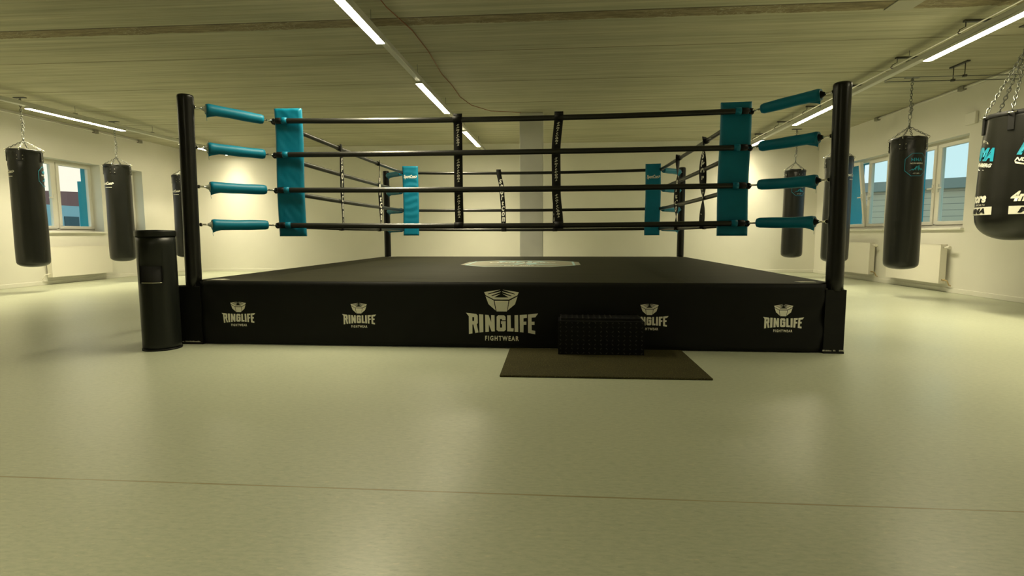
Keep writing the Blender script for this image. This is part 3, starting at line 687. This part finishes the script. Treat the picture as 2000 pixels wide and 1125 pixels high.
# spreader ties between ropes
def tie(k, x, dx, segs, seed, twist=0.0, big=False):
    """k: side of the ring (0 front,1 right,2 back,3 left); x along that side; dx: list of sideways offsets at the four ropes"""
    rot = R(90 * k); n = 60; wd = 0.080; bm = B(); rows = []
    zt, zb = ZR[0] + rope_r, ZR[3] - rope_r
    def off(z):
        tt = (zt - z) / (zt - zb) * 3; i = min(2, int(tt)); f = tt - i; f = f * f * (3 - 2 * f); return dx[i] * (1 - f) + dx[i + 1] * f
    def yo(z):    # alternate in front of and behind the ropes
        return -b + 0.030 * math.cos((zt - rope_r - z) / (ZR[0] - ZR[1]) * math.pi) * (1 if k in (0,) else -1) * -1
    def frame(z):
        an = twist * math.sin((z - zb) / (zt - zb) * math.pi * 2 + seed)
        return x + off(z), -b + 0.029, an
    for s in (0.0028, -0.0028):
        g = []
        for j in range(n + 1):
            z = zb - 0.012 + (zt - zb + 0.024) * j / n; cx, cy, an = frame(z); row = []
            for u in (-1, 0, 1):
                row.append(bm.verts.new((cx + u * wd / 2 * math.cos(an), cy + s + u * wd / 2 * math.sin(an), z)))
            g.append(row)
        rows.append(g)
        for j in range(n):
            for i in range(2): f = bm.faces.new((g[j][i], g[j][i + 1], g[j + 1][i + 1], g[j + 1][i])); f.smooth = True
    g, h = rows
    for j in range(n):
        for i in (0, 2): bm.faces.new((g[j][i], g[j + 1][i], h[j + 1][i], h[j][i]))
    for i in range(2):
        for j in (0, n): bm.faces.new((g[j][i], g[j][i + 1], h[j][i + 1], h[j][i]))
    for q, z in ((0, ZR[0]), (3, ZR[3])):     # loop of webbing round the top and bottom rope
        cx = x + dx[q]; tube(bm, [(cx - wd / 2, -b, z - (0.02 if q == 0 and k in (0, 2) else .01)), (cx + wd / 2, -b, z - (0.02 if q == 0 and k in (0, 2) else .01))], rope_r + 0.0065, 16)
    to = obj('rope_tie', bm, M_STRAP, ring, rot=(0, 0, rot))
    word = 'SportCom>'
    bm = B(); inward = k != 0
    M_ = lambda p: p
    if not big:
        for q in range(3):
            z0, z1 = ZR[q + 1] + 0.055, ZR[q] - 0.055; hh = (z1 - z0) / len(word)
            for i, ch in enumerate(word):
                z = z1 - (i + 0.5) * hh; cx, cy, an = frame(z)
                vs = add_text(bm, ch, 0.05, shear=0.35, bold=0.0012, width=0.026 if ch not in 'rt>' else 0.018, height=hh * 0.80)
                T = Matrix.Translation((cx, cy - 0.0045, z)) @ Matrix.Rotation(an, 4, 'Z') @ Matrix.Rotation(R(90), 4, 'X') @ Matrix.Rotation(R(-8), 4, 'Z')
                bmesh.ops.transform(bm, matrix=T, verts=vs)
    else:
        z0, z1 = ZR[3] + 0.03, ZR[0] - 0.12; hh = (z1 - z0) / len(word)
        for i, ch in enumerate(word):
            z = z1 - (i + 0.5) * hh; cx, cy, an = frame(z)
            vs = add_text(bm, ch, 0.08, shear=0.2, bold=0.003, width=0.050 if ch not in 'rt>' else 0.036, height=hh * 0.84)
            T = Matrix.Translation((cx, cy + 0.0045, z)) @ Matrix.Rotation(an, 4, 'Z') @ Matrix.Rotation(R(180), 4, 'Z') @ Matrix.Rotation(R(90), 4, 'X')
            bmesh.ops.transform(bm, matrix=T, verts=vs)
    obj('printed_name', bm, M_WHITEPRINT, to)
tie(0, -0.423, [0, 0.0, 0.0, 0.004], 0, 0)
tie(0, 0.488, [0.012, -0.012, -0.008, 0.018], 0, 1.5)
# back side: its own x axis points the other way
tie(2, 0.465, [0.055, 0.0, -0.022, -0.03], 0, 2.0, big=True); tie(2, -0.44, [0, 0, 0, 0], 0, 3.0, big=True)
# right side (k=1: local x -> +y), left side (k=3: local x -> -y)
tie(1, -0.69, [0.0, 0.02, -0.03, 0.0], 1, 4.0, twist=1.0, big=True); tie(1, 0.71, [0.0, -0.02, 0.01, 0.0], 2, 5.0, twist=0.9, big=True)
tie(3, 0.612, [0.0, 0.0, 0.01, 0.0], 3, 1.0, twist=0.15, big=True); tie(3, -0.83, [0, 0.02, -0.02, 0], 4, 2.0, twist=0.4, big=True)

# ------------------------------------------------------------------ step, mat and bin
bm = B(); box(bm, -0.70, 0.70, -0.445, 0.445, 0.0, 0.014); bevel(bm, 0.004, 1)
tag(obj('rubber_mat', bm, M_MAT, None, (0.328, 4.030, 0.0), (0, 0, R(0.3))), 'dark speckled rubber floor mat in front of the ring under the step', 'mat')
t = thing('ring_step', 'low black tread-plate step box on the rubber mat by the ring', 'step', (0.3575, 4.372, 0.014))
bm = B(); box(bm, -0.333, 0.333, -0.125, 0.110, 0, 0.285); bmesh.ops.bevel(bm, geom=[e for e in bm.edges if all(v.co.z > 0.2 for v in e.verts)], offset=0.022, segments=3, affect='EDGES'); base_faces = set(bm.faces)
for r_ in range(8):
    for c_ in range(15):
        x = -0.315 + c_ * 0.045; z = 0.014 + r_ * 0.034
        if z > 0.262: continue
        s = 1 if (r_ + c_) % 2 else -1
        Mx = Matrix.Translation((x, -0.1255, z)) @ Matrix.Rotation(s * R(45), 4, 'Y') @ Matrix.Diagonal((0.011, 0.0026, 0.0038, 1))
        bmesh.ops.create_icosphere(bm, subdivisions=1, radius=1, matrix=Mx)
for r_ in range(6):
    for c_ in range(15):
        x = -0.31 + c_ * 0.044; y = -0.095 + r_ * 0.036; s = 1 if (r_ + c_) % 2 else -1
        Mx = Matrix.Translation((x, y, 0.2852)) @ Matrix.Rotation(s * R(45), 4, 'Z') @ Matrix.Diagonal((0.011, 0.0038, 0.0026, 1)); bmesh.ops.create_icosphere(bm, subdivisions=1, radius=1, matrix=Mx)
for f in bm.faces:
    if f not in base_faces: f.material_index = 1
sb_ = obj('body', bm, M_STEP, t); sb_.data.materials.append(M_STUD)

t = thing('litter_bin', 'tall round black litter bin with a square opening left of the ring', 'bin', (-3.325, 4.335, 0), R(0))
r = 0.143; n = 64; zs = [0.012, 0.10, 0.25, 0.40, 0.55, 0.637, 0.66, 0.80, 0.82, 0.90, 0.955]
# wall with an opening facing the camera; camera direction from the bin
cd = math.atan2(-4.345, 3.372); hc = cd - R(24); hw = R(36)
bm = B(); zs = [0.012, 0.05, 0.3, 0.56, 0.565, 0.64, 0.705, 0.87, 0.95]
rings = [[bm.verts.new((r * math.cos(2 * math.pi * i / n), r * math.sin(2 * math.pi * i / n), z)) for i in range(n)] for z in zs]
for j in range(len(zs) - 1):
    for i in range(n):
        am = 2 * math.pi * (i + 0.5) / n; dd = (am - hc + math.pi) % (2 * math.pi) - math.pi
        if 4 <= j <= 5 and abs(dd) < hw: continue
        if j == 3 and abs(dd) < hw: pass
        f = bm.faces.new((rings[j][i], rings[j][(i + 1) % n], rings[j + 1][(i + 1) % n], rings[j + 1][i])); f.smooth = True
bo = obj('body', bm, M_BIN, t); md = bo.modifiers.new('wall', 'SOLIDIFY'); md.thickness = 0.004
bm = B(); lathe(bm, [(r * 0.93, 0.02), (r * 0.93, 0.94)], n=40); obj('inner_liner', bm, M_BINDARK, t)
bm = B(); aa = [hc - hw * .8 + 1.75 * hw * k / 12 for k in range(13)]
tube(bm, [((r + 0.001) * math.cos(q), (r + 0.001) * math.sin(q), 0.568) for q in aa], 0.0035, 6); obj('opening_lip', bm, M_CHROME, t)
bm = B(); lathe(bm, [(r * 1.035, 0.945), (r * 1.05, 0.95), (r * 1.05, 0.985), (r * 1.03, 0.995), (r * 0.5, 1.0), (0.01, 1.001)], n=48); obj('lid', bm, M_BIN, t)
bm = B(); lathe(bm, [(r * 1.03, 0.0), (r * 1.03, 0.014)], n=48); obj('base_ring', bm, M_STRAP, t)

# ------------------------------------------------------------------ punching bags
def face_angle(x, y, deg):     # direction from the bag to the camera, turned deg to the viewer's right
    return math.atan2(-y, -x) + R(deg)
def bag_logo(bm_parent, r, ang, zc, size, parent):
    bm = B(); octagon_ring(bm, 0.5 * size, 0.55 * size, 0.022 * size, 0.27 * size, 4); add_text(bm, 'MMA', 0.3, Matrix.Translation((0, 0.24 * size, 0)), bold=0.0015, width=0.50 * size, height=0.17 * size)
    mm = B(); mountains(mm, 0.62 * size, -0.14 * size); me = bpy.data.meshes.new('m'); mm.to_mesh(me); mm.free(); bm.from_mesh(me); bpy.data.meshes.remove(me)
    wrap(bm, r, ang, zc); obj('printed_emblem', bm, M_TEALPRINT, parent)
    bm = B(); add_text(bm, 'NÜRNBERG', 0.2, Matrix.Translation((0, 0.07 * size, 0)), bold=0.003, width=0.58 * size, height=0.085 * size)
    add_text(bm, '- EST. 2007 -', 0.1, Matrix.Translation((0, -0.42 * size, 0)), bold=0.001, width=0.34 * size, height=0.05 * size)
    wrap(bm, r, ang, zc); obj('printed_lettering', bm, M_WHITEPRINT, parent)
def bag(x, y, z0, z1, r, label, group, prints, spin=0.0, apex=2.53, material=None, hook_z=3.21):
    t = thing('punching_bag', label, 'punching bag', (x, y, z0), 0, group); h = z1 - z0; m = material or M_LEATHER
    bm = B(); n = 48; prof = []
    for k in range(9): q = k / 8 * math.pi / 2; prof.append((max(0.004, r * (0.55 * math.sin(q) + 0.45 * math.sin(q) ** 0.6) * 0.985), 0.085 * (1 - math.cos(q))))
    K = 40
    for k in range(1, K + 1):
        z = 0.085 + (h - 0.085 - 0.03) * k / K; prof.append((r * (1.0 - 0.018 * (z / h) + 0.006 * math.sin(z * 4)), z))
    prof += [(r * 0.965, h - 0.018), (r * 0.93, h - 0.004), (r * 0.80, h), (r * 0.1, h + 0.002)]
    rings = lathe(bm, prof, n=n)
    for v in bm.verts:
        an = math.atan2(v.co.y, v.co.x); zz = v.co.z
        k = noise.noise(Vector((math.cos(an) * 1.2 + x, math.sin(an) * 1.2 + y, zz * 1.2))) * 0.006
        topw = max(0, (zz - (h - 0.5)) / 0.5)
        k += topw * 0.020 * noise.noise(Vector((math.cos(an) * 3 + x, math.sin(an) * 3 + zz * 9, zz * 7 + y)))
        rr = math.hypot(v.co.x, v.co.y)
        if rr > 0.05: v.co.x *= (rr + k) / rr; v.co.y *= (rr + k) / rr
    body = obj('body', bm, m, t)
    bm = B(); lathe(bm, [(r * 1.005, h - 0.055), (r * 1.03, h - 0.050), (r * 1.03, h - 0.012), (r * 1.0, h - 0.004), (r * 0.97, h - 0.004)], n=n, cap=False)
    for v in bm.verts: v.co.z += 0.020 * noise.noise(Vector((v.co.x * 9, v.co.y * 9, x)))
    rim = obj('top_rim', bm, m, t); md = rim.modifiers.new('t', 'SOLIDIFY'); md.thickness = 0.006
    ap = Vector((0, 0, apex - z0))
    for q in range(4):
        an = spin + q * math.pi / 2; c, s = math.cos(an), math.sin(an)
        bm = B(); nn = 6
        for u in range(nn):
            a0 = an - 0.055 / r + 0.11 / r * u / nn; a1 = an - 0.055 / r + 0.11 / r * (u + 1) / nn; rr = r * 1.012
            zz0, zz1 = h - 0.20, h - 0.03
            vs = [bm.verts.new((R_ * math.cos(aq), R_ * math.sin(aq), zq)) for R_ in (rr - .008, rr + 0.006) for aq, zq in ((a0, zz0), (a1, zz0), (a1, zz1), (a0, zz1))]
            for f in ((3, 2, 1, 0), (4, 5, 6, 7), (0, 1, 5, 4), (2, 3, 7, 6), (1, 2, 6, 5), (3, 0, 4, 7)): bm.faces.new([vs[i] for i in f])
        st = obj('strap', bm, m, t)
        bm = B()
        for ra in (-0.035, 0.035):
            for zq in (h - 0.175, h - 0.115):
                aa_ = an + ra / r; bmesh.ops.create_icosphere(bm, subdivisions=1, radius=0.009, matrix=Matrix.Translation((r * 1.04 * math.cos(aa_), r * 1.04 * math.sin(aa_), zq)))
        obj('rivets', bm, M_CHROME, st)
        bm = B(); e = Vector((c * r * 1.0, s * r * 1.0, h - 0.005)); torus(bm, e + Vector((c * .012, s * .012, -0.01)), Vector((-s, c, 0)), 0.022, 0.005); obj('ring', bm, M_CHROME, st)
        bm = B(); chain(bm, e + Vector((0, 0, 0.012)), ap); obj('chain', bm, M_STEEL, t)
    bm = B(); tube(bm, [ap, ap + Vector((0, 0, 0.05))], 0.014, 10); torus(bm, ap + Vector((0, 0, 0.075)), (1, 0, 0), 0.022, 0.006, stretch=(1.6, (0, 0, 1))); torus(bm, ap + Vector((0, 0, 0.15)), (0, 1, 0), 0.024, 0.006, stretch=(1.8, (0, 0, 1))); obj('swivel', bm, M_STEEL, t)
    bm = B(); chain(bm, ap + Vector((0, 0, 0.17)), Vector((0, 0, hook_z - z0)), 0.05, 0.005); chain(bm, ap + Vector((0.018, 0, 0.19)), Vector((0.02, 0, (apex + hook_z) / 2 - z0)), 0.05, 0.005); obj('chain', bm, M_STEEL, t)
    for p in prints: p(t, body, r, h)
    hk = thing('ceiling_hook', 'steel ceiling hook plate above the ' + label.split('bag')[0].strip() + ' bag' + label.split('bag')[1][:0], 'hook', (x, y, H), 0, None)
    bm = B(); box(bm, -0.10, 0.10, -0.03, 0.03, -0.012, 0); bevel(bm, 0.003, 1); obj('plate', bm, M_DARKSTEEL, hk)
    bm = B(); tube(bm, [(0, 0, -0.01), (0, 0, -0.025)], 0.012, 10); torus(bm, (0, 0, -0.042), (0, 1, 0), 0.018, 0.005); obj('eye', bm, M_STEEL, hk)
    return t, hk
def P_emblem(x, y, deg, z, size): return lambda t, body, r, h: bag_logo(None, r * 1.0, face_angle(x, y, deg), z, size, body)
def P_name(x, y, deg, z, w, hgt=0.075):
    def f(t, body, r, h):
        bm = B(); add_text(bm, 'SportCom>', 0.1, shear=0.25, bold=0.003, width=w, height=hgt); [poly(bm, [(-0.05 + 0.03 * q, -hgt * 0.95 - 0.006), (-0.026 + 0.03 * q, -hgt * 0.95 - 0.006), (-0.026 + 0.03 * q, -hgt * 0.95 + 0.006), (-0.05 + 0.03 * q, -hgt * 0.95 + 0.006)]) for q in range(5)]
        wrap(bm, r, face_angle(x, y, deg), z); obj('printed_name', bm, M_WHITEPRINT, body)
    return f
G = 'tall black punching bags on chains'
bags = []
RB = 0.229
bags.append(bag(-8.895, 8.69, 0.425, 2.392, RB, 'tall black punching bag nearest at far left, covering the window edge', G, [P_emblem(-8.895, 8.69, 78, 1.45 + 0.08, 0.30), P_name(-8.895, 8.69, -72, 1.58, 0.26)], spin=R(30), apex=2.54))
bags.append(bag(-8.89, 10.64, 0.430, 2.388, RB, 'tall black punching bag left of the litter bin with white print at its upper left', G, [P_name(-8.89, 10.64, -52, 1.56, 0.27)], spin=R(20), apex=2.53))
bags.append(bag(-8.88, 12.60, 0.430, 2.388, RB, 'tall black punching bag mostly hidden behind the front left ring post', G, [P_name(-8.88, 12.6, -50, 1.56, 0.27)], spin=R(10), apex=2.53))
bags.append(bag(5.245, 8.785, 0.412, 2.372, RB, 'tall black punching bag with teal octagon emblem in front of the right-hand windows', G, [P_emblem(5.245, 8.785, 31, 1.542, 0.30), P_name(5.245, 8.785, 150, 1.55, 0.27)], spin=R(-122 - 14), apex=2.535))
bags.append(bag(5.25, 10.80, 0.415, 2.372, RB, 'tall black punching bag standing half behind the front right ring post', G, [P_name(5.25, 10.8, 62, 1.60, 0.32)], spin=R(-100), apex=2.53))
bags.append(bag(5.29, 12.79, 0.420, 2.365, RB * 0.95, 'tall black punching bag farthest right, seen between the ring sleeves', G, [P_emblem(5.29, 12.79, 27, 1.53, 0.30)], spin=R(-80), apex=2.53))
hook_labels = ['steel ceiling hook above the nearest bag at far left', 'steel ceiling hook above the bag left of the litter bin', 'steel ceiling hook above the bag hidden behind the left post',
               'steel ceiling hook above the emblem bag by the right windows', 'steel ceiling hook above the bag behind the right post', 'steel ceiling hook above the farthest bag on the right']
for (t_, hk), lb in zip(bags, hook_labels): hk['label'] = lb; hk['group'] = 'ceiling hooks of the punching bags'

# the big barrel bag at the right edge
bx, by, br, bz0, bz1 = 5.25, 6.76, 0.362, 0.872, 2.292
t = thing('barrel_bag', 'huge wide black barrel punching bag cut by the right edge of the photo', 'punching bag', (bx, by, bz0)); h = bz1 - bz0
def br_at(z): q = z / h; return br * (1.0 - 0.10 * max(0, (q - 0.35) / 0.65) ** 1.3 - 0.0)
bm = B(); prof = []
for k in range(11): q = k / 10 * math.pi / 2; prof.append((max(0.004, br * math.sin(q) ** 0.85), 0.26 * (1 - math.cos(q))))
for k in range(1, 31): z = 0.26 + (h - 0.29) * k / 30; prof.append((br_at(z), z))
prof += [(br_at(h) * 0.985, h - 0.012), (br_at(h) * 0.95, h), (br_at(h) * 0.1, h)]
lathe(bm, prof, n=64)
cam_ang = math.atan2(-by, -bx); str_ang = [cam_ang + R(-16) + k * math.pi / 3 for k in range(6)]
for v in bm.verts:
    an = math.atan2(v.co.y, v.co.x); rr = math.hypot(v.co.x, v.co.y); tw = max(0, (v.co.z - (h - 0.42)) / 0.42)
    k = 0.003 * noise.noise(Vector((math.cos(an) * 2, math.sin(an) * 2, v.co.z * 2)))
    for sa in str_ang:
        dd = (an - sa + math.pi) % (2 * math.pi) - math.pi; k += tw * 0.006 * math.cos(dd * 26) * math.exp(-(dd / 0.22) ** 2) * (1 if abs(dd) < 0.6 else 0)
    if rr > 0.05: v.co.x *= (rr + k) / rr; v.co.y *= (rr + k) / rr
body = obj('body', bm, M_LEATHER2, t)
bm = B(); rt = br_at(h); lathe(bm, [(rt * 1.015, h - 0.045), (rt * 1.025, h - 0.04), (rt * 1.02, h + 0.004), (rt * 0.98, h + 0.006)], n=64, cap=False); ob = obj('top_rim', bm, M_STRAP, t); ob.modifiers.new('t', 'SOLIDIFY').thickness = 0.006
ap = Vector((0, 0, 3.06 - bz0))
for sa in str_ang:
    c, s = math.cos(sa), math.sin(sa); rr = br_at(h - 0.1) + 0.012
    Mx = Matrix.Rotation(sa, 4, 'Z')
    bm = B(); box(bm, rr - .004, rr + 0.008, -0.03, 0.03, h - 0.21, h - 0.02, Mx); bevel(bm, 0.003, 1); st = obj('strap', bm, M_STRAP, t)
    bm = B(); torus(bm, (c * (rt + 0.012), s * (rt + 0.012), h - 0.012), (c * 0.35, s * 0.35, 1), 0.040, 0.007); obj('ring', bm, M_CHROME, st)
    bm = B(); chain(bm, (c * (rt + 0.012), s * (rt + 0.012), h + 0.01), ap, 0.055, 0.0055); obj('chain', bm, M_STEEL, t)
bm = B(); torus(bm, ap, (1, 0, 0), 0.03, 0.008); chain(bm, ap + Vector((0, 0, 0.02)), Vector((0, 0, 3.205 - bz0)), 0.055, 0.0065); obj('swivel_chain', bm, M_STEEL, t)
for k in range(4):
    ca = cam_ang + R(-67 + 4) + k * math.pi / 2 + R(-3)
    wdt = R(66) * br
    # white bar with black letters
    bm = B(); nn = 14
    for i in range(nn):
        x0 = -wdt / 2 + wdt * i / nn; x1 = -wdt / 2 + wdt * (i + 1) / nn; poly(bm, [(x0, -0.045), (x1, -0.045), (x1, 0.045), (x0, 0.045)])
    wrap(bm, br, ca, 0.335, br_at); bar = obj('printed_bar', bm, M_WHITEPRINT, body)
    bm = B(); add_text(bm, 'MMA', 0.08, shear=0.3, bold=0.004, width=0.27, height=0.06)
    for v in bm.verts: v.co.z = 0.0025
    wrap(bm, br, ca, 0.335, br_at); obj('bar_lettering', bm, M_STRAP, bar)
    bm = B(); add_text(bm, '4more', 0.12, Matrix.Translation((-0.03, 0, 0)), shear=0.3, bold=0.006, width=0.34, height=0.115); add_text(bm, 'SPORTS', 0.03, Matrix.Translation((0.05, -0.082, 0)), shear=0.3, width=0.16, height=0.018)
    wrap(bm, br, ca, 0.485, br_at); obj('printed_name', bm, M_WHITEPRINT, body)
    bm = B(); add_text(bm, 'MMA', 0.12, shear=0.3, bold=0.010, width=0.36, height=0.15)
    bmesh.ops.transform(bm, matrix=Matrix.Rotation(R(-8), 4, 'Z'), verts=bm.verts)
    for v in bm.verts: pass
    wrap(bm, br, ca + R(1), 0.985, br_at); obj('printed_initials', bm, M_TEALPRINT, body)
    bm = B(); add_text(bm, 'NÜRNBERG', 0.08, Matrix.Translation((-0.02, -0.115, 0)) @ Matrix.Rotation(R(-8), 4, 'Z'), shear=0.3, bold=0.003, width=0.36, height=0.052)
    poly(bm, [(-0.20, -0.12), (-0.10, -0.155), (0.06, -0.185), (-0.06, -0.178), (-0.19, -0.145)]); poly(bm, [(-0.14, 0.11), (-0.02, 0.145), (0.08, 0.105), (0.07, 0.125), (-0.02, 0.165)])
    wrap(bm, br, ca + R(1), 0.985, br_at); obj('printed_city', bm, M_WHITEPRINT, body)
hk = thing('ceiling_hook', 'steel ceiling hook above the huge barrel bag at the right edge', 'hook', (bx, by, H), 0, 'ceiling hooks of the punching bags')
bm = B(); box(bm, -0.10, 0.10, -0.04, 0.04, -0.012, 0); bevel(bm, 0.003, 1); obj('plate', bm, M_DARKSTEEL, hk)
bm = B(); tube(bm, [(0, 0, -0.01), (0, 0, -0.025)], 0.014, 10); torus(bm, (0, 0, -0.045), (0, 1, 0), 0.02, 0.006); obj('eye', bm, M_STEEL, hk)
